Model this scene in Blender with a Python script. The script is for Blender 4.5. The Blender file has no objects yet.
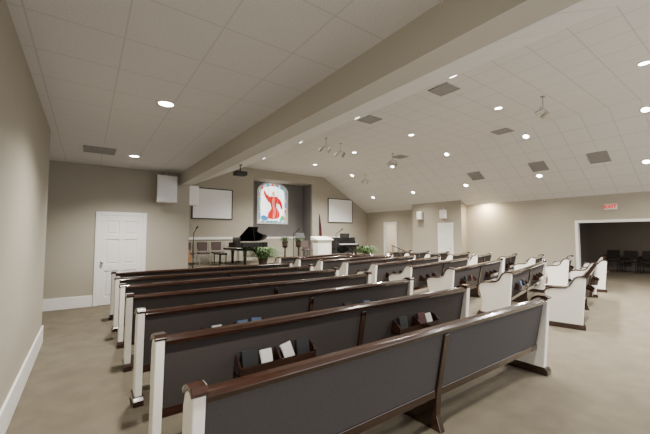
import bpy, bmesh, math, random
from mathutils import Vector, Matrix
random.seed(5)
COL = bpy.context.scene.collection
rad = math.radians

# ---------------------------------------------------------------- materials
def mat(name, c, rough=0.6, metal=0.0, nscale=0, namp=0.0, bump=0.0, bscale=None, coat=0.0, emit=None, estr=0.0, stretch=None):
    m = bpy.data.materials.new(name); m.use_nodes = True
    nt = m.node_tree; b = nt.nodes["Principled BSDF"]
    b.inputs["Base Color"].default_value = (*c, 1); b.inputs["Roughness"].default_value = rough
    b.inputs["Metallic"].default_value = metal
    if coat: b.inputs["Coat Weight"].default_value = coat
    if emit:
        b.inputs["Emission Color"].default_value = (*emit, 1); b.inputs["Emission Strength"].default_value = estr
    if nscale:
        tc = nt.nodes.new("ShaderNodeTexCoord"); mp = nt.nodes.new("ShaderNodeMapping")
        if stretch: mp.inputs["Scale"].default_value = stretch
        nz = nt.nodes.new("ShaderNodeTexNoise"); nz.inputs["Scale"].default_value = nscale; nz.inputs["Detail"].default_value = 5
        nt.links.new(tc.outputs["Object"], mp.inputs["Vector"]); nt.links.new(mp.outputs[0], nz.inputs["Vector"])
        mr = nt.nodes.new("ShaderNodeMapRange")
        mr.inputs["From Min"].default_value = 0.3; mr.inputs["From Max"].default_value = 0.7
        mr.inputs["To Min"].default_value = 1 - namp; mr.inputs["To Max"].default_value = 1 + namp
        nt.links.new(nz.outputs["Fac"], mr.inputs["Value"])
        vm = nt.nodes.new("ShaderNodeVectorMath"); vm.operation = "SCALE"; vm.inputs[0].default_value = c
        nt.links.new(mr.outputs[0], vm.inputs["Scale"]); nt.links.new(vm.outputs[0], b.inputs["Base Color"])
        if bump:
            n2 = nt.nodes.new("ShaderNodeTexNoise"); n2.inputs["Scale"].default_value = bscale or nscale
            nt.links.new(tc.outputs["Object"], n2.inputs["Vector"])
            bp = nt.nodes.new("ShaderNodeBump"); bp.inputs["Strength"].default_value = bump; bp.inputs["Distance"].default_value = 0.01
            nt.links.new(n2.outputs["Fac"], bp.inputs["Height"]); nt.links.new(bp.outputs[0], b.inputs["Normal"])
    return m

def tile_mat(name, c, line, size=0.61, lw=0.013):
    m = bpy.data.materials.new(name); m.use_nodes = True
    nt = m.node_tree; b = nt.nodes["Principled BSDF"]; b.inputs["Roughness"].default_value = 0.9
    uv = nt.nodes.new("ShaderNodeUVMap"); sp = nt.nodes.new("ShaderNodeSeparateXYZ"); nt.links.new(uv.outputs[0], sp.inputs[0])
    ds = []
    for ax in (0, 1):
        pp = nt.nodes.new("ShaderNodeMath"); pp.operation = "PINGPONG"; pp.inputs[1].default_value = size / 2
        nt.links.new(sp.outputs[ax], pp.inputs[0]); ds.append(pp)
    mn = nt.nodes.new("ShaderNodeMath"); mn.operation = "MINIMUM"
    nt.links.new(ds[0].outputs[0], mn.inputs[0]); nt.links.new(ds[1].outputs[0], mn.inputs[1])
    mr = nt.nodes.new("ShaderNodeMapRange"); mr.inputs["From Min"].default_value = lw * 0.6; mr.inputs["From Max"].default_value = lw
    nt.links.new(mn.outputs[0], mr.inputs["Value"])
    nz = nt.nodes.new("ShaderNodeTexNoise"); nz.inputs["Scale"].default_value = 70; nz.inputs["Detail"].default_value = 4
    nt.links.new(uv.outputs[0], nz.inputs["Vector"])
    cr = nt.nodes.new("ShaderNodeMapRange"); cr.inputs["From Min"].default_value = .36; cr.inputs["From Max"].default_value = .6
    cr.inputs["To Min"].default_value = .90; cr.inputs["To Max"].default_value = 1.0
    nt.links.new(nz.outputs["Fac"], cr.inputs["Value"])
    vm = nt.nodes.new("ShaderNodeVectorMath"); vm.operation = "SCALE"; vm.inputs[0].default_value = c; nt.links.new(cr.outputs[0], vm.inputs["Scale"])
    mx = nt.nodes.new("ShaderNodeMix"); mx.data_type = "RGBA"
    nt.links.new(mr.outputs[0], mx.inputs["Factor"]); mx.inputs["A"].default_value = (*line, 1)
    nt.links.new(vm.outputs[0], mx.inputs["B"]); nt.links.new(mx.outputs["Result"], b.inputs["Base Color"])
    return m

M_WALL = mat("wall_paint", (0.365, 0.336, 0.272), 0.75, nscale=2.0, namp=0.02, bump=0.08, bscale=150)
M_BEAM = mat("beam_paint", (0.50, 0.47, 0.405), 0.75, nscale=2.0, namp=0.02)
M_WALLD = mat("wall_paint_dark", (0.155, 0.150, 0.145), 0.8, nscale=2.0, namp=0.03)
M_WALLB = mat("beam_underside_paint", (0.68, 0.66, 0.61), 0.75, nscale=2, namp=.02)
M_TRIM = mat("white_trim", (0.78, 0.775, 0.75), 0.4, nscale=3, namp=0.02)
M_TILE = tile_mat("acoustic_tile", (0.76, 0.745, 0.74), (0.61, 0.60, 0.59), lw=0.009)
M_TILE2 = tile_mat("acoustic_tile_vault", (0.76, 0.745, 0.725), (0.56, 0.545, 0.53), lw=0.011)
M_CARPET = mat("carpet", (0.138, 0.118, 0.082), 0.95, nscale=4, namp=0.13, bump=0.8, bscale=180)
M_WOOD = mat("dark_mahogany", (0.024, 0.0085, 0.0048), 0.12, nscale=6, namp=0.35, stretch=(0.4, 6, 6), coat=0.9)
M_PEWW = mat("pew_white_paint", (0.83, 0.81, 0.75), 0.4, nscale=4, namp=0.02)
M_FAB = mat("pew_fabric", (0.042, 0.035, 0.033), 0.9, nscale=70, namp=0.08, bump=0.06, bscale=300)
M_FABL = mat("pew_fabric_grey", (0.062, 0.057, 0.057), 0.9, nscale=70, namp=0.10, bump=0.06, bscale=300)
M_BLACK = mat("black_gloss", (0.006, 0.006, 0.007), 0.15, nscale=3, namp=.1, coat=.5)
M_BLKM = mat("black_matte", (0.015, 0.015, 0.016), 0.6, nscale=5, namp=.1)
M_METAL = mat("brushed_metal", (0.55, 0.53, 0.5), 0.3, metal=1, nscale=20, namp=.05)
M_WHITE = mat("white_plastic", (0.74, 0.735, 0.71), 0.45, nscale=6, namp=.02)
M_FIXT = mat("fixture_grey", (0.28, 0.275, 0.27), 0.4, nscale=6, namp=.02)
M_SCREEN = mat("projection_screen", (0.85, 0.85, 0.84), 0.6, nscale=3, namp=.01)
M_GREEN = mat("foliage", (0.06, 0.11, 0.03), 0.6, nscale=12, namp=.4)
M_POT = mat("dark_plant_pot", (0.05, 0.035, 0.025), 0.7, nscale=10, namp=.15)
M_VENT = mat("vent_grey", (0.30, 0.29, 0.28), 0.6, nscale=8, namp=.05)
M_PAPER = mat("paper", (0.5, 0.49, 0.47), 0.8, nscale=40, namp=.04)
M_BLUE = mat("book_blue", (0.07, 0.11, 0.20), 0.5, nscale=20, namp=.1)
M_BBLK = mat("book_black", (0.012, 0.012, 0.014), 0.5, nscale=20, namp=.1)
M_BMAR = mat("book_maroon", (0.05, 0.014, 0.014), 0.5, nscale=20, namp=.1)
M_LAMP = mat("lamp_lens", (1, 1, 1), 0.4, nscale=4, namp=.01, emit=(1, 0.96, 0.9), estr=30)
M_RED = mat("exit_red", (0.5, 0.008, 0.004), 0.5, nscale=5, namp=.02, emit=(1, 0.015, 0.005), estr=.5)
M_IVORY = mat("ivory", (0.8, 0.78, 0.7), 0.3, nscale=5, namp=.02)
M_DWOOD = mat("organ_wood", (0.03, 0.016, 0.010), 0.35, nscale=6, namp=.3, stretch=(1, 1, 8))
M_GUIT = mat("guitar_spruce", (0.32, 0.15, 0.05), 0.3, nscale=6, namp=.15, stretch=(8, 1, 1), coat=.4)

# ---------------------------------------------------------------- mesh builder
class MB:
    def __init__(s): s.v = []; s.f = []; s.m = []
    def add(s, vs, fs, m=0):
        o = len(s.v); s.v += [tuple(p) for p in vs]
        for f in fs: s.f.append([i + o for i in f]); s.m.append(m)
        return s
    def box(s, x0, x1, y0, y1, z0, z1, m=0):
        v = [(x0,y0,z0),(x1,y0,z0),(x1,y1,z0),(x0,y1,z0),(x0,y0,z1),(x1,y0,z1),(x1,y1,z1),(x0,y1,z1)]
        return s.add(v, [(0,3,2,1),(4,5,6,7),(0,1,5,4),(1,2,6,5),(2,3,7,6),(3,0,4,7)], m)
    def prism(s, prof, a, b, axis="x", m=0):
        n = len(prof)
        def P(p, t):
            if axis == "x": return (t, p[0], p[1])
            if axis == "y": return (p[0], t, p[1])
            return (p[0], p[1], t)
        v = [P(p, a) for p in prof] + [P(p, b) for p in prof]
        fs = [tuple(range(n))[::-1], tuple(range(n, 2*n))] + [(i, (i+1) % n, n+(i+1) % n, n+i) for i in range(n)]
        return s.add(v, fs, m)
    def cyl(s, p0, p1, r0, r1=None, n=14, m=0):
        r1 = r0 if r1 is None else r1
        p0 = Vector(p0); p1 = Vector(p1); d = (p1-p0).normalized()
        a = d.orthogonal().normalized(); b = d.cross(a)
        v = []
        for p, r in ((p0, r0), (p1, r1)):
            for i in range(n):
                t = 2*math.pi*i/n; v.append(p + (a*math.cos(t)+b*math.sin(t))*r)
        fs = [tuple(range(n))[::-1], tuple(range(n, 2*n))] + [(i, (i+1) % n, n+(i+1) % n, n+i) for i in range(n)]
        return s.add(v, fs, m)
    def lathe(s, prof, n=20, c=(0, 0, 0), m=0, caps=True):
        v = []; fs = []
        for r, z in prof:
            for i in range(n):
                t = 2*math.pi*i/n; v.append((c[0]+r*math.cos(t), c[1]+r*math.sin(t), c[2]+z))
        for k in range(len(prof)-1):
            for i in range(n):
                fs.append((k*n+i, k*n+(i+1) % n, (k+1)*n+(i+1) % n, (k+1)*n+i))
        if caps:
            fs.append(tuple(range(n))[::-1]); fs.append(tuple(range((len(prof)-1)*n, len(prof)*n)))
        return s.add(v, fs, m)
    def build(s, name, mats, parent=None, loc=(0,0,0), rot=(0,0,0), bevel=0, smooth=False, fix=True):
        me = bpy.data.meshes.new(name); me.from_pydata(s.v, [], s.f)
        if not isinstance(mats, (list, tuple)): mats = [mats]
        for m in mats: me.materials.append(m)
        for p, mi in zip(me.polygons, s.m): p.material_index = mi; p.use_smooth = smooth
        if fix:
            bm = bmesh.new(); bm.from_mesh(me); bmesh.ops.recalc_face_normals(bm, faces=bm.faces); bm.to_mesh(me); bm.free()
        ob = bpy.data.objects.new(name, me); COL.objects.link(ob)
        ob.location = loc; ob.rotation_euler = rot
        if parent: ob.parent = parent
        if bevel:
            md = ob.modifiers.new("bevel", "BEVEL"); md.width = bevel; md.segments = 2; md.limit_method = "ANGLE"; md.angle_limit = rad(35)
        return ob

def empty(name, loc=(0,0,0), rot=(0,0,0)):
    e = bpy.data.objects.new(name, None); e.empty_display_size = .2; e.location = loc; e.rotation_euler = rot; COL.objects.link(e); return e
def tag(o, label, cat, group=None):
    o["label"] = label; o["category"] = cat
    if group: o["group"] = group
    return o
def struct(o): o["kind"] = "structure"; return o
def copy_tree(o, parent=None):
    c = o.copy(); COL.objects.link(c)
    if parent: c.parent = parent
    for ch in o.children: copy_tree(ch, c)
    return c
def smooth_closed(pts, k=6):
    out = []; n = len(pts)
    for i in range(n):
        p0, p1, p2, p3 = (Vector(pts[(i+j-1) % n]) for j in range(4))
        for s in range(k):
            t = s/k
            out.append(tuple(.5*((2*p1)+(p2-p0)*t+(2*p0-5*p1+4*p2-p3)*t*t+(3*p1-p0-3*p2+p3)*t**3)))
    return out

# ---------------------------------------------------------------- room
YS = 15.2; XR = 14.3; YB = -4.0
SZ = .38
X1, X2, ZH, ZR = 6.1, 10.9, 4.9, 2.98
def cz(x):
    if x < 1.92: return 3.2
    if x < X1: return 3.1 + (ZH-3.1)*(x-2.17)/(X1-2.17)
    if x < X2: return ZH
    return ZH - (ZH-ZR)*(x-X2)/(XR-X2)
SL = math.atan((ZH-ZR)/(XR-X2))

struct(MB().box(-2.8, 19.7, YB, 16.35, -0.15, 0).build("floor", M_CARPET))
struct(MB().box(-0.65, -0.5, YB, 6.35, 0, 3.2).build("wall_left", M_WALL))
struct(MB().box(-2.65, -0.5, 6.35, 6.5, 0, 3.2).build("wall_return", M_WALL))
struct(MB().box(-2.8, -2.65, 6.35, 9.25, 0, 3.2).build("wall_passage", M_WALL))
struct(MB().box(-2.65, 1.92, 9.1, 9.25, 0, 3.2).build("wall_front", M_WALL))
struct(MB().box(1.92, 2.17, 9.1, YS, 0, 2.89).build("wall_stage_side", M_WALL))
b = MB().box(1.92, 2.17, YB, YS, 2.89, 3.35)
b.m[0] = 1
struct(b.build("trim_1", [M_BEAM, M_WALLB]))["label"] = "painted beam between the low and vaulted ceilings"

def ceil_plane(name, pts, uvs, m, th=0.1):
    v = [Vector(p) for p in pts]; top = [p + Vector((0,0,th)) for p in v]
    me = bpy.data.meshes.new(name)
    me.from_pydata([tuple(p) for p in v+top], [], [(3,2,1,0),(4,5,6,7),(0,1,5,4),(1,2,6,5),(2,3,7,6),(3,0,4,7)])
    me.materials.append(m); uvl = me.uv_layers.new(name="UVMap")
    for l in me.loops: uvl.data[l.index].uv = uvs[l.vertex_index % 4]
    o = bpy.data.objects.new(name, me); COL.objects.link(o); return struct(o)
def strip(name, xa, za, xb, zb, y0, y1, m, u0=0):
    L = math.hypot(xb-xa, zb-za)
    ceil_plane(name, [(xa,y0,za),(xb,y0,zb),(xb,y1,zb),(xa,y1,za)], [(u0,y0),(u0+L,y0),(u0+L,y1),(u0,y1)], m)
strip("ceiling", -2.65, 3.2, 1.92, 3.2, YB, 9.1, M_TILE, 0.2)
strip("ceiling", 2.17, 3.1, X1, ZH, YB, YS, M_TILE2, 0)
strip("ceiling", X1, ZH, X2, ZH, YB, YS, M_TILE2, .3)
strip("ceiling", X2, ZH, XR, ZR, YB, YS, M_TILE2, .1)

# stage front wall with recess
RX0, RX1, RZ = 6.64, 10.15, 4.45
w = MB()
w.prism([(2.17,0),(RX0,0),(RX0,ZH),(X1,ZH),(2.17,3.1)], YS, YS+.15, "y")
w.prism([(RX1,0),(XR,0),(XR,ZR),(X2,ZH),(RX1,ZH)], YS, YS+.15, "y")
w.box(RX0, RX1, YS, YS+.15, RZ, ZH)
struct(w.build("wall_stage", M_WALL))
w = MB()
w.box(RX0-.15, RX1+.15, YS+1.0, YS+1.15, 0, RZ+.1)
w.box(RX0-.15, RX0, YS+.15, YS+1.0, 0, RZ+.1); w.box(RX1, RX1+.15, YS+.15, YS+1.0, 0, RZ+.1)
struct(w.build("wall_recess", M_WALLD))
struct(MB().box(RX0, RX1, YS+.15, YS+1.0, RZ, RZ+.1).build("ceiling", M_WALL))
struct(MB().box(RX0, RX1, YS, YS+1.0, 0, SZ).build("floor", M_CARPET))
# right wall with openings
AY0, AY1, AZ = 0.2, 4.3, 2.12
DY0, DY1, DZ = 12.75, 13.75, 2.35
BX, BY0, BY1 = 13.9, 8.5, 11.3      # projecting wall section
w = MB()
w.box(XR, XR+.15, YB, AY0, 0, ZR); w.box(XR, XR+.15, AY0, AY1, AZ, ZR)
w.box(XR, XR+.15, AY1, DY0, 0, ZR); w.box(XR, XR+.15, DY0, DY1, DZ, ZR); w.box(XR, XR+.15, DY1, YS, 0, ZR)
w.prism([(BX,0),(XR,0),(XR,ZR),(BX,cz(BX))], BY0, BY1, "y")
struct(w.build("wall_right", M_WALL))
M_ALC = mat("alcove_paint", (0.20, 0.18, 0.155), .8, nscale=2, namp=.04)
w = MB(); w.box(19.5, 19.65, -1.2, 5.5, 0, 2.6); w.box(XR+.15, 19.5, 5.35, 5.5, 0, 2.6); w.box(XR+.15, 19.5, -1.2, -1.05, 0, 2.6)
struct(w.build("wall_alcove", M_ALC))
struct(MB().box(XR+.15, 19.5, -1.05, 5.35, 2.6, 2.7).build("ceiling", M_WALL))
M_HALL = mat("hallway_paint", (0.55, 0.50, 0.42), .8, nscale=2, namp=.03)
w = MB(); w.box(17.6, 17.75, 11.8, 14.9, 0, 2.7); w.box(XR+.15, 17.6, 14.75, 14.9, 0, 2.7); w.box(XR+.15, 17.6, 11.8, 11.95, 0, 2.7)
struct(w.build("wall_hallway", M_HALL))
struct(MB().box(XR+.15, 17.6, 11.95, 14.75, 2.7, 2.8).build("ceiling", M_TRIM))
# baseboards
bb = .25
def base(name, x0, x1, y0, y1):
    m = MB().box(x0, x1, y0, y1, 0, bb); struct(m.build(name, M_TRIM, bevel=.006))
base("baseboard_left", -.5, -.478, YB, 6.522)
base("baseboard_return", -2.65, -.478, 6.5, 6.522)
base("baseboard_front", -2.65, .15, 9.078, 9.1)
base("baseboard_front", 1.19, 1.92, 9.078, 9.1)
base("baseboard_right", XR-.022, XR, AY1+.1, BY0)
base("baseboard_right", XR-.022, XR, BY1, DY0-.1)
base("baseboard_right", XR-.022, XR, YB, AY0-.1)
# trim round alcove & doorway
def opening_trim(name, y0, y1, z, x=XR):
    m = MB(); t = .09
    m.box(x-.02, x+.16, y0-t, y0, 0, z+t); m.box(x-.02, x+.16, y1, y1+t, 0, z+t); m.box(x-.02, x+.16, y0, y1, z, z+t)
    struct(m.build(name, M_TRIM, bevel=.005))
opening_trim("trim_2", AY0+.09, AY1-.09, AZ-.09)
opening_trim("trim_3", DY0+.09, DY1-.09, DZ-.09)

# six panel doors
def six_panel_door(name, width, height, loc, rotz, knob_side=1, label=""):
    """leaf in the local xz plane, facing local -y"""
    root = MB()
    cw = .085
    root.box(0, cw, -.03, 0, 0, height+cw); root.box(cw+width, width+2*cw, -.03, 0, 0, height+cw); root.box(cw, cw+width, -.03, 0, height, height+cw)
    r = struct(root.build(name, M_TRIM, loc=loc, rot=(0,0,rotz), bevel=.008)); r["label"] = label
    leaf = MB(); leaf.box(cw, cw+width, -.004, 0, 0.01, height)
    st = .115*width/.85; x0 = cw; x1 = cw+width; mid = cw+width/2
    for a, bx in ((x0, x0+st), (x1-st, x1), (mid-st*.45, mid+st*.45)): leaf.box(a, bx, -.024, -.003, .01, height)
    zr = [(0.01, .2), (.78, .93), (1.50, 1.62), (height-.12, height)]
    for a, c in zr:
        leaf.box(x0+st, mid-st*.45, -.0235, -.003, a, c); leaf.box(mid+st*.45, x1-st, -.0235, -.003, a, c)
    cols = [(x0+st, mid-st*.45), (mid+st*.45, x1-st)]
    for a, c in cols:
        for (z0, z1) in ((.2, .78), (.93, 1.50), (1.62, height-.12)):
            leaf.box(a+.035, c-.035, -.018, -.003, z0+.035, z1-.035)
    leaf.build("door_leaf", M_TRIM, parent=r, bevel=.006)
    kx = x1-.06 if knob_side > 0 else x0+.06
    k = MB(); k.cyl((kx, -.02, .98), (kx, -.03, .98), .032); k.cyl((kx, -.03, .98), (kx, -.06, .98), .012)
    k.lathe([(0.005,-.03),(.02,-.026),(.03,-.012),(.032,0),(.028,.014),(.014,.024),(.004,.026)], 16, (0,0,0))
    n = 7*16
    for i in range(len(k.v)-n, len(k.v)):
        x, y, z = k.v[i]; k.v[i] = (kx+x, -.075+z, .98+y)
    k.build("door_knob", M_METAL, parent=r, smooth=True)
    return r
six_panel_door("door_1", .86, 2.05, (.155, 9.1, 0), 0, -1, "white six-panel interior door with white casing")
six_panel_door("door_2", .66, 2.1, (BX, 9.75, 0), rad(-90), 1, "white six-panel door in the side wall")

# stage platform
sp = MB(); sp.box(2.175, 12.2, 11.6, YS-.06, 0, SZ)
tag(sp.build("stage_platform", M_CARPET), "low carpeted stage platform below the stained glass window", "stage")
wn = MB()
wn.box(2.17, RX0, YS-.02, YS, SZ, 1.4); wn.box(RX1, 12.9, YS-.02, YS, SZ, 1.4)
wn.box(2.17, RX0, YS-.06, YS, 1.39, 1.5, 1); wn.box(RX1, 12.9, YS-.06, YS, 1.39, 1.5, 1)
for k in range(6):
    x = 2.4+k*.7; wn.box(x, x+.5, YS-.035, YS-.02, .62, 1.28)
for k in range(4):
    x = 10.3+k*.64; wn.box(x, x+.48, YS-.035, YS-.02, .62, 1.28)
struct(wn.build("trim_4", [M_WALL, M_TRIM], bevel=.006))
wn = MB(); wn.box(RX0, RX1, YS+.95, YS+1.0, 1.4, 1.5, 1); wn.box(RX0, RX1, YS+.98, YS+1.0, SZ, 1.4)
struct(wn.build("trim_5", [M_WALL, M_TRIM], bevel=.006))

# ---------------------------------------------------------------- pews
TOPC = [(-.025,.86),(.0,.878),(.07,.878),(.12,.85),(.155,.79),(.19,.72),(.25,.68),(.34,.665),(.45,.66),(.53,.635),(.565,.59)]
TOPS = [(-.025,.86),(.0,.878),(.055,.878),(.09,.862),(.13,.83),(.155,.77),(.165,.65)]
def make_pew(PL=3.95, racks=True, fab=M_FAB, slim=False):
    root = empty("pew")
    for side, x0, x1 in (("l", 0, .06 if slim else .08), ("r", PL-.08, PL)):
        sl = slim and side == "l"
        T = TOPS if sl else TOPC
        prof = [(.04,.07)] + T + ([(.17,.4),(.18,.2),(.21,.07)] if sl else [(.55,.48),(.515,.32),(.515,.18),(.555,.07)])
        ep = MB().prism(prof, x0, x1).build("end_panel", M_PEWW, parent=root, bevel=.008)
        outer = []
        CT = T[:5] if sl else T
        for i, (y, z) in enumerate(CT):
            a = CT[max(i-1, 0)]; c = CT[min(i+1, len(CT)-1)]
            t = Vector((c[0]-a[0], c[1]-a[1])).normalized(); nrm = Vector((-t.y, t.x))
            outer.append((y+nrm.x*.026, z+nrm.y*.026))
        MB().prism(list(CT)+outer[::-1], x0-.01, x1+.01).build("arm_cap", M_WOOD, parent=ep, bevel=.006)
        fd = -.29 if sl else .065
        MB().prism([(0,0),(.55+fd,0),(.545+fd,.05),(.52+fd,.085),(.02,.085),(-.005,.05)], x0-.014, x1+.014).build("foot_block", M_WOOD, parent=ep, bevel=.005)
    MB().prism([(.115,.30),(.145,.30),(.055,.83),(.015,.83)], .06, PL-.075).build("backrest", fab, parent=root, bevel=.005)
    MB().prism([(-.02,.822),(.065,.822),(.072,.845),(.062,.868),(.03,.882),(-.008,.876),(-.028,.852)], .06, PL-.075).build("top_rail", M_WOOD, parent=root, bevel=.005)
    MB().prism([(.1,.27),(.155,.27),(.148,.335),(.10,.335)], .06, PL-.075).build("bottom_rail", M_WOOD, parent=root, bevel=.005)
    MB().box(.065, PL-.075, .14, .50, .355, .39).build("seat", M_WOOD, parent=root, bevel=.01)
    MB().box(.08, PL-.08, .13, .49, .39, .455).build("seat_cushion", fab, parent=root, bevel=.02)
    mx = PL/2
    MB().prism([(.06,0),(.46,0),(.45,.05),(.36,.12),(.34,.25),(.44,.355),(.13,.355),(.055,.80),(.0,.80),(.09,.30),(.10,.12)], mx-.03, mx+.03).build("centre_support", M_WOOD, parent=root, bevel=.006)
    if racks:
        for cx in ((.95, 2.8) if PL > 3 else (.9,)):
            r = MB(); a, c = cx-.36, cx+.36
            r.box(a, c, -.065, .06, .485, .498)
            r.prism([(-.065,.485),(-.073,.555),(-.062,.555),(-.053,.485)], a, c)
            for x in (a, c-.014, cx-.007):
                r.prism([(-.065,.485),(-.076,.565),(-.03,.60),(.043,.63),(.072,.485)], x, x+.014)
            r.build("book_rack", M_WOOD, parent=root, bevel=.002)
    return root

GP = "rows of church pews"
L1 = "dark upholstered pew with white ends, wood rail and book racks"
L0 = "grey upholstered last-row pew, white ends, no book racks"
pews1 = []
for k in range(7):
    y = 1.60 + .98*k
    p = make_pew(racks=False, fab=M_FABL, slim=True) if k == 0 else (make_pew(slim=True) if k == 1 else copy_tree(pews1[1]))
    p.location = (.41, y, 0); tag(p, L0 if k == 0 else L1, "pew", GP); pews1.append(p)
A2 = rad(12)
pews2 = []
for k in range(0, 9):
    d = [0, 1.07, 2.12, 3.05, 3.95, 4.82, 5.68, 6.53, 7.38][k]
    p = make_pew() if k == 0 else copy_tree(pews2[0])
    p.location = (6.8 - .25*d, 1.95 + d, 0); p.rotation_euler = (0, 0, A2)
    tag(p, "angled dark upholstered pew, white ends, across the aisle", "pew", GP); pews2.append(p)
A3 = rad(14)
pews3 = []
for k in range(0, 9):
    d = .85*k
    p = make_pew(PL=2.15) if k == 0 else copy_tree(pews3[0])
    p.location = (11.75 - math.sin(A3)*d, 2.85 + math.cos(A3)*d, 0); p.rotation_euler = (0, 0, A3)
    tag(p, "short dark upholstered pew with white ends near side wall", "pew", GP); pews3.append(p)

# ---------------------------------------------------------------- books
def make_book(w, h, t, m, name="book"):
    c = MB(); c.box(0, w, 0, .003, 0, h); c.box(0, w, t-.003, t, 0, h); c.box(0, .004, 0, t, 0, h)
    o = c.build(name, m, bevel=.0008)
    MB().box(.004, w-.004, .003, t-.003, .003, h-.004).build("page_block", M_PAPER, parent=o)
    return o
def make_leaflet(w, h):
    m = MB(); m.add([(0,0,0),(w,0,0),(w,.02,h),(0,.02,h)], [(0,1,2,3)]); m.add([(0,.004,0),(w,.004,0),(w,.045,h*.95),(0,.045,h*.95)], [(0,1,2,3)])
    o = m.build("leaflet", M_PAPER, fix=False); s = o.modifiers.new("s", "SOLIDIFY"); s.thickness = .002
    return o
kinds = [("black", M_BBLK, .13, .165, .032), ("blue", M_BLUE, .12, .155, .028), ("maroon", M_BMAR, .13, .165, .03)]
def put_books(pew, cx, specs):
    for (kind, dx, tilt, lean) in specs:
        if kind == "leaflet":
            o = make_leaflet(.10, .145); lab, cat = "white folded leaflet tucked in a pew rack", "leaflet"
        else:
            kk = [q for q in kinds if q[0] == kind][0]
            o = make_book(kk[2], kk[3], kk[4], kk[1]); lab, cat = "%s hardback hymnal standing in a pew rack" % kind, "book"
        base_m = Matrix.Translation(pew.location) @ pew.rotation_euler.to_matrix().to_4x4()
        M = base_m @ Matrix.Translation((cx+dx, -.04+lean*.02, .50)) @ Matrix.Rotation(rad(-12), 4, "X") @ Matrix.Rotation(rad(tilt), 4, "Y")
        o.matrix_world = M
        o.location.z += abs(math.sin(rad(tilt)))*(.12 if tilt > 0 else 0)
        tag(o, lab, cat, "books and leaflets in pew racks")
put_books(pews1[1], .95, [("black", -.32, 0, 0), ("leaflet", -.15, 0, 0), ("leaflet", .08, -12, 1), ("black", .19, 0, 0)])
put_books(pews1[1], 2.8, [("black", -.30, 0, 0), ("maroon", .03, 0, 0), ("leaflet", .19, 0, 0)])
put_books(pews1[2], .95, [("leaflet", -.25, 0, 0), ("blue", .02, 0, 0), ("blue", .17, 6, 0)])
put_books(pews1[2], 2.8, [("black", -.30, 0, 0), ("blue", .05, 0, 0)])
put_books(pews1[3], .95, [("leaflet", -.2, 8, 0), ("blue", .15, 0, 0)])
put_books(pews1[3], 2.8, [("blue", -.2, 0, 0), ("black", .1, 0, 0)])
put_books(pews1[4], .95, [("black", -.2, 0, 0), ("leaflet", .15, 0, 0)])
put_books(pews1[4], 2.8, [("black", -.15, 0, 0)])
put_books(pews2[2], .95, [("black", -.2, 0, 0), ("maroon", .15, 0, 0)])
put_books(pews2[1], .95, [("blue", -.2, 0, 0), ("black", .1, 0, 0)])

# ---------------------------------------------------------------- downlights
def make_downlight():
    r = MB().lathe([(.082,-.001),(.11,-.001),(.112,-.006),(.105,-.012),(.085,-.012),(.082,-.001)], 28, caps=False).build("downlight", M_WHITE, smooth=True)
    MB().lathe([(.002,-.006),(.083,-.006),(.083,-.008),(.002,-.012)], 24).build("lens", M_LAMP, parent=r)
    return r
dl = make_downlight(); first = True
def bulb(e, c=(1, .94, .86)):
    l = bpy.data.lights.new("downlight_bulb", "SPOT"); l.energy = e; l.spot_size = rad(135); l.spot_blend = .9; l.shadow_soft_size = .08; l.color = c; return l
B_LOW, B_MID, B_R, B_SL = bulb(280), bulb(700), bulb(560), bulb(210, (1, .90, .76))
pos = [(.73, y) for y in (-2.2, 1.03, 4.3, 7.57)]
pos += [(5.87, y) for y in (-2.1, .8, 3.7, 6.6, 9.5, 12.4)]
pos += [(8.56, y) for y in (-1.4, 1.36, 4.12, 6.95, 9.8, 12.6)]
pos += [(11.2, y) for y in (-1, 1.8, 4.56, 7.4, 10.2, 13.0)]
pos += [(13.0, y) for y in (-.6, 2.13, 4.9, 7.7, 10.5, 13.3)]
for (x, y) in pos:
    d = dl if first else copy_tree(dl); first = False
    z = cz(x); s = 0
    if 2.2 < x < X1: s = -math.atan((ZH-3.1)/(X1-2.17))
    if x > X2: s = SL
    d.location = (x, y, z-.001); d.rotation_euler = (0, s, 0)
    tag(d, "white round recessed ceiling downlight, switched on", "downlight", "recessed ceiling downlights")
    lo = bpy.data.objects.new("downlight_bulb", B_LOW if x < 1.9 else (B_SL if x > 12 else (B_R if x > 10 else B_MID))); COL.objects.link(lo)
    lo.parent = d; lo.location = (0, 0, -.05); lo.rotation_euler = (0, -s*.8, 0)

# vents
def make_vent(w=.5, l=.5):
    r = MB(); t = .03
    r.box(-w/2, w/2, -l/2, -l/2+t, -.02, 0); r.box(-w/2, w/2, l/2-t, l/2, -.02, 0); r.box(-w/2, -w/2+t, -l/2+t, l/2-t, -.02, 0); r.box(w/2-t, w/2, -l/2+t, l/2-t, -.02, 0)
    o = r.build("air_vent", M_VENT)
    s = MB(); n = 12
    for i in range(n):
        y = -l/2+t+(i+.5)*(l-2*t)/n; s.prism([(y-.018,-.004),(y+.01,-.018),(y+.016,-.015),(y-.012,-.001)], -w/2+t, w/2-t)
    s.build("louvres", M_VENT, parent=o); return o
vp = None
for (x, y) in [(6.45, 4.3), (6.45, 6.7), (10.6, 5.0), (12.55, 3.1), (12.55, 4.75), (12.55, 7.0), (10.6, 9.2), (.15, 7.43)]:
    v = make_vent() if vp is None else copy_tree(vp); vp = vp or v
    s = SL if x > X2 else 0
    v.location = (x, y, cz(x)-.001); v.rotation_euler = (0, s, 0)
    tag(v, "square grey louvred air vent in the tiled ceiling", "air vent", "ceiling air vents")

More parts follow.
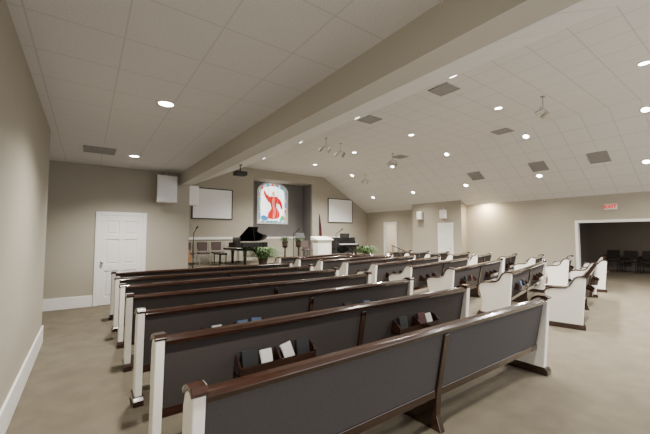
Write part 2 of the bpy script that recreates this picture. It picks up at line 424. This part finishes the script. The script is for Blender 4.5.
# hanging spotlights
def make_spot():
    r = MB(); r.lathe([(.05,0),(.05,-.015),(.015,-.025)], 16); r.cyl((0,0,-.02), (0,0,-.3), .009)
    r.cyl((-.17,0,-.3), (.17,0,-.3), .010)
    o = r.build("ceiling_spotlight", M_FIXT)
    for sx in (-.14, .14):
        h = MB(); h.cyl((sx, 0, -.31), (sx, .02, -.36), .012); h.cyl((sx, -.05, -.36), (sx+sx*.3, .10, -.44), .038, .052, 18)
        h.build("lamp_head", M_METAL, parent=o)
    return o
sp0 = None
for (x, y) in [(8.7, 3.15), (6.5, 8.9), (9.9, 9.0), (7.3, 9.1), (10.3, 9.3), (11.3, 12.1)]:
    s = make_spot() if sp0 is None else copy_tree(sp0); sp0 = sp0 or s
    s.location = (x, y, cz(x))
    tag(s, "twin-head metal stage spotlight hanging from the ceiling", "spotlight", "hanging stage spotlights")
# projector
p = MB(); p.lathe([(.08,0),(.08,-.02),(.02,-.03)], 16); p.cyl((0,0,-.02), (0,0,-.25), .018)
pr = p.build("projector", M_BLKM, loc=(4.3, 11, cz(4.3)))
q = MB(); q.box(-.2, .2, -.17, .17, -.39, -.25); q.cyl((.08, .17, -.32), (.08, .2, -.32), .045); q.build("projector_body", M_BLKM, parent=pr, bevel=.015)
tag(pr, "black video projector on a ceiling pole", "projector")

# wall speakers
def make_speaker(w, h, d):
    o = MB().prism([(-w/2,0),(w/2,0),(w/2*.7,d),(-w/2*.7,d)], 0, h, "z").build("speaker", M_WHITE, bevel=.012)
    MB().box(-w/2+.02, w/2-.02, -.012, .001, .02, h-.02).build("grille", M_WHITE, parent=o, bevel=.004)
    b_ = MB(); b_.cyl((0, d*.5, h-.001), (0, d*.5, h+.14), .012); b_.build("mount_bracket", M_METAL, parent=o)
    return o
s = make_speaker(.46, .66, .32); s.location = (1.56, 8.72, 2.40); tag(s, "white box loudspeaker mounted high beside the front wall", "speaker", "white loudspeakers")
s = make_speaker(.36, .62, .3); s.location = (2.72, 10.9, 2.55); s.rotation_euler = (0,0,rad(10)); tag(s, "white loudspeaker hung beside the projection screen", "speaker", "white loudspeakers")
for yy in (10.7, 9.35):
    s = make_speaker(.3, .42, .22); s.location = (BX-.23, yy, 2.38); s.rotation_euler = (0,0,rad(-90)); tag(s, "small white loudspeaker mounted on the side wall", "speaker", "white loudspeakers")

# screens
for x0 in (3.72, 11.22):
    w_, h_, z0 = 1.85, 1.42, 2.32
    f = MB(); t = .045; y1 = YS-.001; y0 = YS-.05
    f.box(x0, x0+w_, y0, y1, z0, z0+t); f.box(x0, x0+w_, y0, y1, z0+h_-t, z0+h_); f.box(x0, x0+t, y0, y1, z0+t, z0+h_-t); f.box(x0+w_-t, x0+w_, y0, y1, z0+t, z0+h_-t)
    o = f.build("projection_screen", M_BLKM); MB().box(x0+t, x0+w_-t, y0+.012, y1-.005, z0+t, z0+h_-t).build("screen_surface", M_SCREEN, parent=o)
    tag(o, "white projection screen with thin black frame on stage wall", "projection screen", "projection screens")

# ---------------------------------------------------------------- stained glass window
def glass(name, c, s=1.6, base=None):
    return mat(name, base or c, .3, nscale=7, namp=.25, emit=c, estr=s)  # emission stands in for light coming through the pane from behind
def mosaic(name, cols, scale, st):
    gm = bpy.data.materials.new(name); gm.use_nodes = True
    nt = gm.node_tree; bs = nt.nodes["Principled BSDF"]
    tc = nt.nodes.new("ShaderNodeTexCoord"); vo = nt.nodes.new("ShaderNodeTexVoronoi"); vo.inputs["Scale"].default_value = scale
    cr = nt.nodes.new("ShaderNodeValToRGB"); cr.color_ramp.interpolation = "CONSTANT"
    el = cr.color_ramp.elements
    el[0].position = 0; el[0].color = (*cols[0][1], 1); el[1].position = cols[1][0]; el[1].color = (*cols[1][1], 1)
    for p_, c_ in cols[2:]:
        e = el.new(p_); e.color = (*c_, 1)
    sx = nt.nodes.new("ShaderNodeSeparateColor")
    nt.links.new(tc.outputs["Object"], vo.inputs["Vector"]); nt.links.new(vo.outputs["Color"], sx.inputs[0]); nt.links.new(sx.outputs[0], cr.inputs[0])
    nt.links.new(cr.outputs[0], bs.inputs["Base Color"]); nt.links.new(cr.outputs[0], bs.inputs["Emission Color"]); bs.inputs["Emission Strength"].default_value = st  # mosaic colours also emit, imitating backlit glass; no light passes through
    return gm
G_BG = mosaic("glass_ground", [(0, (.85,.9,.92)), (.4, (.95,.94,.9)), (.7, (.78,.88,.92)), (.85, (.92,.92,.80))], 6, 2.6)
G_BD = mosaic("glass_border", [(0, (.10,.30,.60)), (.25, (.15,.5,.3)), (.45, (.7,.8,.85)), (.6, (.05,.18,.5)), (.75, (.85,.65,.15)), (.88, (.7,.05,.05))], 9, 1.2)
WX, WZ, WW, WH = 8.2, 2.2, 1.87, 2.3
yw = YS+1.0
def arch(hw, h, side, n=16):
    pts = [(-hw, 0), (hw, 0), (hw, side)]
    for i in range(1, n):
        t = math.pi*i/n; pts.append((hw*math.cos(t), side+(h-side)*math.sin(t)))
    pts.append((-hw, side)); return pts
out = arch(WW/2, WH, 1.75); inn = [(x*.9, z*.93+.07) for x, z in out]
fr = MB(); n = len(out)
v = [(x, -.06, z) for x, z in out]+[(x, -.06, z) for x, z in inn]+[(x, 0, z) for x, z in out]+[(x, 0, z) for x, z in inn]
fs = []
for i in range(n):
    j = (i+1) % n
    fs += [(i, j, n+j, n+i), (2*n+i, 2*n+j, j, i), (n+i, n+j, 3*n+j, 3*n+i)]
fr.add(v, fs)
for x in (-.29, .29): fr.box(x-.012, x+.012, -.045, -.035, .07, 2.1)
fr.box(-.83, .83, -.045, -.035, 1.55, 1.57)
wo = fr.build("window_1", M_TRIM, loc=(WX, yw, WZ)); struct(wo); wo["label"] = "arched stained glass window with a red-robed figure"
gl = MB().prism(inn, -.02, -.005, "y", m=5)
inn2 = [(x*.85, (z-1.15)*.88+1.14) for x, z in inn]
gl.add([(x, -.023, z) for x, z in inn2], [tuple(range(len(inn2)))], 0)
def poly(pts, m, y=-.028, k=5):
    pts = smooth_closed(pts, k) if k else pts
    gl.add([(x, y, z) for x, z in pts], [tuple(range(len(pts)))], m)
poly([(-.30,.32),(.05,.26),(.38,.36),(.42,.62),(.26,.85),(.24,1.12),(.33,1.36),(.22,1.52),(.05,1.50),(-.10,1.52),(-.22,1.36),(-.16,1.10),(-.10,.85),(-.26,.60)], 1)
poly([(-.16,1.46),(-.34,1.58),(-.50,1.80),(-.56,1.72),(-.46,1.45),(-.28,1.22),(-.12,1.14)], 1, -.0285)
poly([(.24,1.46),(.44,1.36),(.56,1.12),(.60,.86),(.50,.84),(.40,1.06),(.24,1.16)], 1, -.0285)
poly([(.03+.10*math.cos(a/10*6.283), 1.66+.13*math.sin(a/10*6.283)) for a in range(10)], 2, -.031, 0)
poly([(.0,1.46),(.10,1.44),(.10,1.1),(.20,.7),(.12,.34),(.0,.34),(.02,.75),(-.04,1.1)], 3, -.031)
poly([(-.66,.22),(-.35,.2),(-.30,.34),(-.48,.46),(-.68,.42)], 4); poly([(.45,.2),(.7,.24),(.68,.46),(.52,.44)], 6)
gl.build("stained_glass", [G_BG, glass("glass_red", (.9,.01,.01), .9, (.6,.01,.01)), glass("glass_skin", (.8,.42,.25)), glass("glass_pink", (.9,.25,.2), 1.0), glass("glass_blue", (.05,.25,.6), 1.0), G_BD, glass("glass_green", (.1,.45,.2), 1.0)], parent=wo, fix=False)

# ---------------------------------------------------------------- grand piano (x = length from keyboard, -y towards the pews)
pn = empty("grand_piano", (5.15, 12.75, SZ), (0, 0, rad(4))); pn.scale = (.96, .96, .94)
def outline():
    pts = [(.0, 0), (.0, 1.48), (1.35, 1.48)]
    for i in range(1, 9):
        t = math.pi*i/9; pts.append((1.42+.36*math.sin(t)*1.0, 1.12+.36*math.cos(t)))
    pts += [(1.38, .72), (1.2, .62), (1.02, .5), (.9, .32), (.84, .14), (.8, 0)]
    return pts
O = outline()
MB().prism(O, .60, .96, "z").build("case", M_BLACK, parent=pn, bevel=.01)
for (x, y) in ((.15, .12), (.15, 1.36), (1.45, 1.1)):
    MB().lathe([(.05,0),(.05,.05),(.06,.07),(.065,.3),(.08,.55),(.09,.60)], 14).build("leg", M_BLACK, parent=pn, loc=(x, y, 0))
MB().box(-.26, 0, .02, 1.46, .62, .72).build("key_bed", M_BLACK, parent=pn, bevel=.008)
k = MB()
for i in range(52): k.box(-.22, -.01, .1+i*.0246, .1+i*.0246+.0236, .72, .74)
k.build("white_keys", M_IVORY, parent=pn)
k = MB()
for i in range(51):
    if i % 7 in (0, 1, 3, 4, 5): k.box(-.15, -.01, .1+(i+1)*.0246-.006, .1+(i+1)*.0246+.006, .74, .755)
k.build("black_keys", M_BLACK, parent=pn)
MB().box(.02, .04, .35, 1.1, .96, 1.2).build("music_desk", M_BLACK, parent=pn)
lid = MB().prism([(max(x, .32), y-1.48) for x, y in O], 0, .025, "z").build("lid", M_BLACK, parent=pn, loc=(0, 1.48, .98), rot=(rad(-27), 0, 0), bevel=.005)
MB().cyl((.6, .1, .95), (.6, .28, 1.58), .012).build("lid_prop", M_BLACK, parent=pn)
l = MB(); l.cyl((.12,.66,.12),(.12,.66,.61),.015); l.cyl((.12,.82,.12),(.12,.82,.61),.015); l.box(.05,.2,.62,.86,.07,.13)
for y in (.67, .74, .81): l.box(-.06, .06, y-.012, y+.012, .08, .092)
l.build("pedal_lyre", M_BLACK, parent=pn)
tag(pn, "black grand piano with its lid propped open on stage", "piano")
bn = empty("piano_bench", (4.45, 13.45, SZ))
MB().box(-.17, .17, -.38, .38, .42, .5).build("seat", M_BLACK, parent=bn, bevel=.02)
for x in (-.13, .13):
    for y in (-.33, .33): MB().cyl((x,y,0),(x,y,.43),.018,.024).build("leg", M_BLACK, parent=bn)
tag(bn, "black padded piano bench beside the grand piano", "bench")

# chairs
def make_chair(m1, m2):
    c = empty("chair")
    MB().box(-.23, .23, -.22, .22, .43, .49).build("seat", m1, parent=c, bevel=.02)
    MB().prism([(.20,.55),(.235,.55),(.29,.92),(.255,.92)], -.22, .22).build("backrest", m1, parent=c, bevel=.012)
    for x in (-.21, .21):
        MB().cyl((x,-.2,.44),(x,-.23,0.002),.012).build("leg", m2, parent=c)
        lg = MB(); lg.cyl((x,.24,0.002),(x,.19,.44),.012); lg.cyl((x,.19,.44),(x,.265,.85),.012); lg.build("leg", m2, parent=c)
    return c
M_CH = mat("chair_fabric", (.075,.05,.045), .8, nscale=60, namp=.1)
M_CHD = mat("chair_fabric_dark", (.035,.028,.025), .8, nscale=60, namp=.1)
ch = make_chair(M_CH, M_METAL); cp = [(3.35,14.1,8),(4.0,14.2,0),(4.65,14.4,-3),(9.3,14.4,0)]
for i, (x, y, r) in enumerate(cp):
    c = ch if i == 0 else copy_tree(ch); c.location = (x, y, SZ); c.rotation_euler = (0,0,rad(r))
    tag(c, "brown upholstered stacking chair on the stage", "chair", "chairs on the stage")
chd = make_chair(M_CHD, M_BLKM)
for i in range(8):
    c = chd if i == 0 else copy_tree(chd); c.location = (18.9, .3+i*.58, 0); c.rotation_euler = (0,0,rad(-90))
    tag(c, "dark upholstered chair in a row inside the alcove", "chair", "chairs in the alcove")

# music stand / mic stands / guitar
def music_stand():
    o = MB(); o.cyl((0,0,.12),(0,0,1.1),.011)
    for a in range(3):
        t = a*2.094; o.cyl((0,0,.2),(.26*math.cos(t),.26*math.sin(t),.01),.008)
    r = o.build("music_stand", M_BLKM); MB().prism([(-.02,1.05),(-.1,1.07),(.02,1.32),(.035,1.315),(-.07,1.085),(-.02,1.065)], -.22, .22).build("desk", M_BLKM, parent=r); return r
ms = music_stand(); ms.location = (8.0, 13.0, SZ-.001); tag(ms, "black metal music stand with tripod base", "music stand")
def mic_stand():
    o = MB(); o.lathe([(.12,0),(.12,.012),(.02,.03)], 18); o.cyl((0,0,.02),(0,0,1.3),.013); o.cyl((0,0,1.28),(.0,-.4,1.45),.011)
    r = o.build("microphone_stand", M_BLKM); MB().cyl((0,-.36,1.43),(0,-.5,1.5),.018,.03).build("microphone", M_BLKM, parent=r); return r
mc = None
for (x, y) in ((3.05, 12.1), (7.3, 12.4), (9.65, 12.4)):
    o = mic_stand() if mc is None else copy_tree(mc); mc = mc or o; o.location = (x, y, SZ)
    tag(o, "black boom microphone stand with round base", "microphone stand", "microphone stands")
gt = empty("guitar", (3.02, 12.75, SZ), (rad(-12), 0, 0))
bod = smooth_closed([(0,.20),(.14,.22),(.19,.34),(.15,.46),(.11,.54),(.13,.63),(.09,.70),(0,.71),(-.09,.70),(-.13,.63),(-.11,.54),(-.15,.46),(-.19,.34),(-.14,.22)], 3)
MB().prism(bod, 0, .09, "y").build("body", M_GUIT, parent=gt, bevel=.006)
gm_ = MB(); gm_.box(-.026, .026, -.012, .02, .55, 1.06); gm_.box(-.036, .036, -.006, .014, 1.06, 1.2); gm_.cyl((0,-.002,.52),(0,.0,.52),.045); gm_.box(-.07,.07,-.01,0,.32,.345)
gm_.build("neck", M_DWOOD, parent=gt)
tag(gt, "acoustic guitar leaning on a black floor stand", "guitar")
gs = MB(); gs.cyl((0,.2,.02),(0,.06,.62),.012); gs.cyl((-.2,-.12,.012),(0,.14,.24),.012); gs.cyl((.2,-.12,.012),(0,.14,.24),.012); gs.cyl((-.12,.0,.17),(.12,.0,.17),.012)
tag(gs.build("guitar_stand", M_BLKM, loc=(3.02, 12.77, SZ)), "black tubular guitar stand on the stage floor", "guitar stand")

# plants
def fern(seed, R=.45, H=.5, n=90):
    random.seed(seed)
    p = MB().lathe([(.1,0),(.15,.02),(.18,.24),(.2,.24),(.2,.28),(.17,.28),(.165,.24),(.02,.23)], 20).build("potted_fern", M_POT, smooth=False)
    f = MB()
    for i in range(n):
        a = random.uniform(0, 6.283); r = R*random.uniform(.35, 1.0); h = H*random.uniform(.25, 1.0); w_ = random.uniform(.02, .045)
        d = Vector((math.cos(a), math.sin(a), 0)); sd = Vector((-math.sin(a), math.cos(a), 0)); pts = []
        for j in range(7):
            t = j/6; q_ = d*(r*t+.03) + Vector((0,0,.24+h*math.sin(t*2.5)*.9)); ww = w_*(math.sin(math.pi*min(t+.12,1)))+.002
            pts += [q_-sd*ww, q_+sd*ww+Vector((0,0,.01))]
        f.add(pts, [(2*j, 2*j+1, 2*j+3, 2*j+2) for j in range(6)])
    f.build("foliage", M_GREEN, parent=p, fix=False); return p
for i, (x, y, z) in enumerate([(5.65, 11.95, SZ), (11.2, 12.0, SZ), (7.55, 13.6, SZ+.7), (8.35, 13.7, SZ+.7)]):
    f = fern(i+2, (.82, .62, .32, .32)[i], (.56, .5, .32, .32)[i], 320 if i < 2 else 90); f.location = (x, y, z)
    if i > 1: f.scale = (.8,)*3
    tag(f, "leafy green fern in a dark pot on stage", "potted plant", "potted ferns")
    if i > 1:
        st = MB(); st.lathe([(.16,0),(.16,.03),(.04,.06),(.035,.6),(.14,.66),(.16,.7)], 18)
        s = st.build("plant_stand", M_DWOOD, loc=(x, y, SZ)); tag(s, "dark turned wooden pedestal under a small fern", "plant stand", "plant stands")

# flag beside the recess
fg = empty("flag", (10.28, 14.75, SZ))
MB().lathe([(.16,0),(.16,.03),(.05,.07),(.025,.12)], 20).build("base", M_METAL, parent=fg)
pl = MB(); pl.cyl((0,0,.1),(0,0,2.45),.014); pl.cyl((0,0,2.45),(0,0,2.58),.022,.003); pl.build("pole", M_METAL, parent=fg)
cl = MB(); nn = 22; rows = 8
vs = []
for r_ in range(rows+1):
    t = r_/rows; zz = 2.38-1.35*t; spread = .05+.10*math.sin(min(t*1.6, 1.57))
    for i in range(nn+1):
        u_ = i/nn; vs.append((.015+spread*u_*1.2, -.045*math.sin(u_*20+t)*min(1, t+.4), zz+.10*u_*(1-t)*-1))
fs = [(r_*(nn+1)+i, r_*(nn+1)+i+1, (r_+1)*(nn+1)+i+1, (r_+1)*(nn+1)+i) for r_ in range(rows) for i in range(nn)]
cl.add(vs, fs)
for idx in range(len(cl.m)):
    i = idx % nn; r_ = idx//nn
    cl.m[idx] = 2 if (i < 9 and r_ < 5) else (0 if (i//3) % 2 == 0 else 1)
MF = [mat("flag_red", (.10,.018,.02), .8, nscale=30, namp=.1), mat("flag_white", (.36,.36,.36), .8, nscale=30, namp=.03), mat("flag_blue", (.02,.022,.06), .8, nscale=30, namp=.1)]
cl.build("flag_cloth", MF, parent=fg, smooth=True, fix=False)
tag(fg, "draped red, white and blue flag on a floor pole", "flag")

# pulpit
pp = empty("pulpit", (8.75, 12.3, SZ))
MB().box(-.42,.42,-.24,.24,0,.1).build("base", M_PEWW, parent=pp, bevel=.01)
b_ = MB(); b_.box(-.36,.36,-.2,.2,.1,.98); b_.box(-.28,.28,-.215,-.2,.2,.88); b_.box(-.36,-.3,-.215,-.2,.1,.98); b_.box(.3,.36,-.215,-.2,.1,.98)
b_.build("body", M_PEWW, parent=pp, bevel=.008)
MB().prism([(-.3,1.02),(-.3,.98),(.26,.98),(.26,1.16)], -.45, .45).build("slanted_top", M_PEWW, parent=pp, bevel=.008)
tag(pp, "white painted wooden pulpit with slanted top", "pulpit")
# organ console
og = empty("organ_console", (10.75, 13.0, SZ))
MB().prism([(-.3,0),(.35,0),(.35,1.1),(.05,1.1),(-.02,.8),(-.3,.74),(-.3,.66),(-.1,.6),(-.1,.05)], -.65, .65).build("cabinet", M_BLACK, parent=og, bevel=.01)
MB().box(-.55,.55,-.28,-.06,.74,.775).build("keyboard", M_IVORY, parent=og)
MB().box(-.3,.3,.08,.1,1.1,1.3).build("music_desk", M_BLACK, parent=og)
tag(og, "black organ console with a keyboard on the stage", "organ")

# handrail by the stage steps
stp = MB(); stp.box(12.2, 14.0, 11.6, 12.6, 0, .15); stp.box(12.2, 14.0, 11.9, 12.6, .15, .3)
tag(stp.build("stage_steps", M_CARPET, bevel=.01), "carpeted steps beside the stage platform", "steps")
hr = MB()
for (yy, h) in ((10.7, .80), (11.1, .92), (11.5, 1.04)): hr.cyl((12.6, yy, 0), (12.6, yy, h+.02), .018)
hr.cyl((12.6, 10.6, .78), (12.6, 11.58, 1.07), .024)
tag(hr.build("handrail", M_WOOD), "dark handrail on slim posts beside the stage steps", "handrail")

# exit sign
ex = MB().box(XR-.05, XR-.001, 3.10, 3.44, 2.46, 2.65).build("exit_sign", M_WHITE, bevel=.01)
cu = bpy.data.curves.new("t", "FONT"); cu.body = "EXIT"; cu.size = .16; cu.align_x = "CENTER"; cu.align_y = "CENTER"; cu.extrude = .004; cu.offset = .006
to = bpy.data.objects.new("t", cu); COL.objects.link(to); bpy.context.view_layer.update()
me = bpy.data.meshes.new_from_object(to.evaluated_get(bpy.context.evaluated_depsgraph_get())); bpy.data.objects.remove(to)
me.materials.clear(); me.materials.append(M_RED)
lt = bpy.data.objects.new("lettering", me); COL.objects.link(lt); lt.parent = ex
lt.location = (XR-.055, 3.27, 2.555); lt.rotation_euler = (rad(90), 0, rad(-90))
tag(ex, "white illuminated exit sign with red EXIT letters", "exit sign")

# ---------------------------------------------------------------- extra lights
def area(loc, size, e, rot=(0,0,0), c=(1,.95,.88)):
    a = bpy.data.lights.new("room_light", "AREA"); a.energy = e; a.size = size; a.color = c
    o = bpy.data.objects.new("room_light", a); COL.objects.link(o); o.location = loc; o.rotation_euler = rot
area((16.0, 13.3, 2.65), .6, 110, c=(1, .9, .75))
area((17.0, 2.0, 2.55), .5, 50, c=(1, .9, .78))
area((13.95, 7.5, 3.0), .2, 110, c=(1, .82, .56))

wd = bpy.data.worlds.new("world"); bpy.context.scene.world = wd; wd.use_nodes = True
wd.node_tree.nodes["Background"].inputs[0].default_value = (.99, .985, 1, 1); wd.node_tree.nodes["Background"].inputs[1].default_value = 2.3

cam = bpy.data.cameras.new("camera"); cam.lens = 36*328/650; cam.sensor_width = 36; cam.clip_start = .02
co = bpy.data.objects.new("camera", cam); COL.objects.link(co); co.location = (0, 0, 1.6)
co.rotation_euler = (rad(90+3.14), 0, rad(-35.96)); bpy.context.scene.camera = co
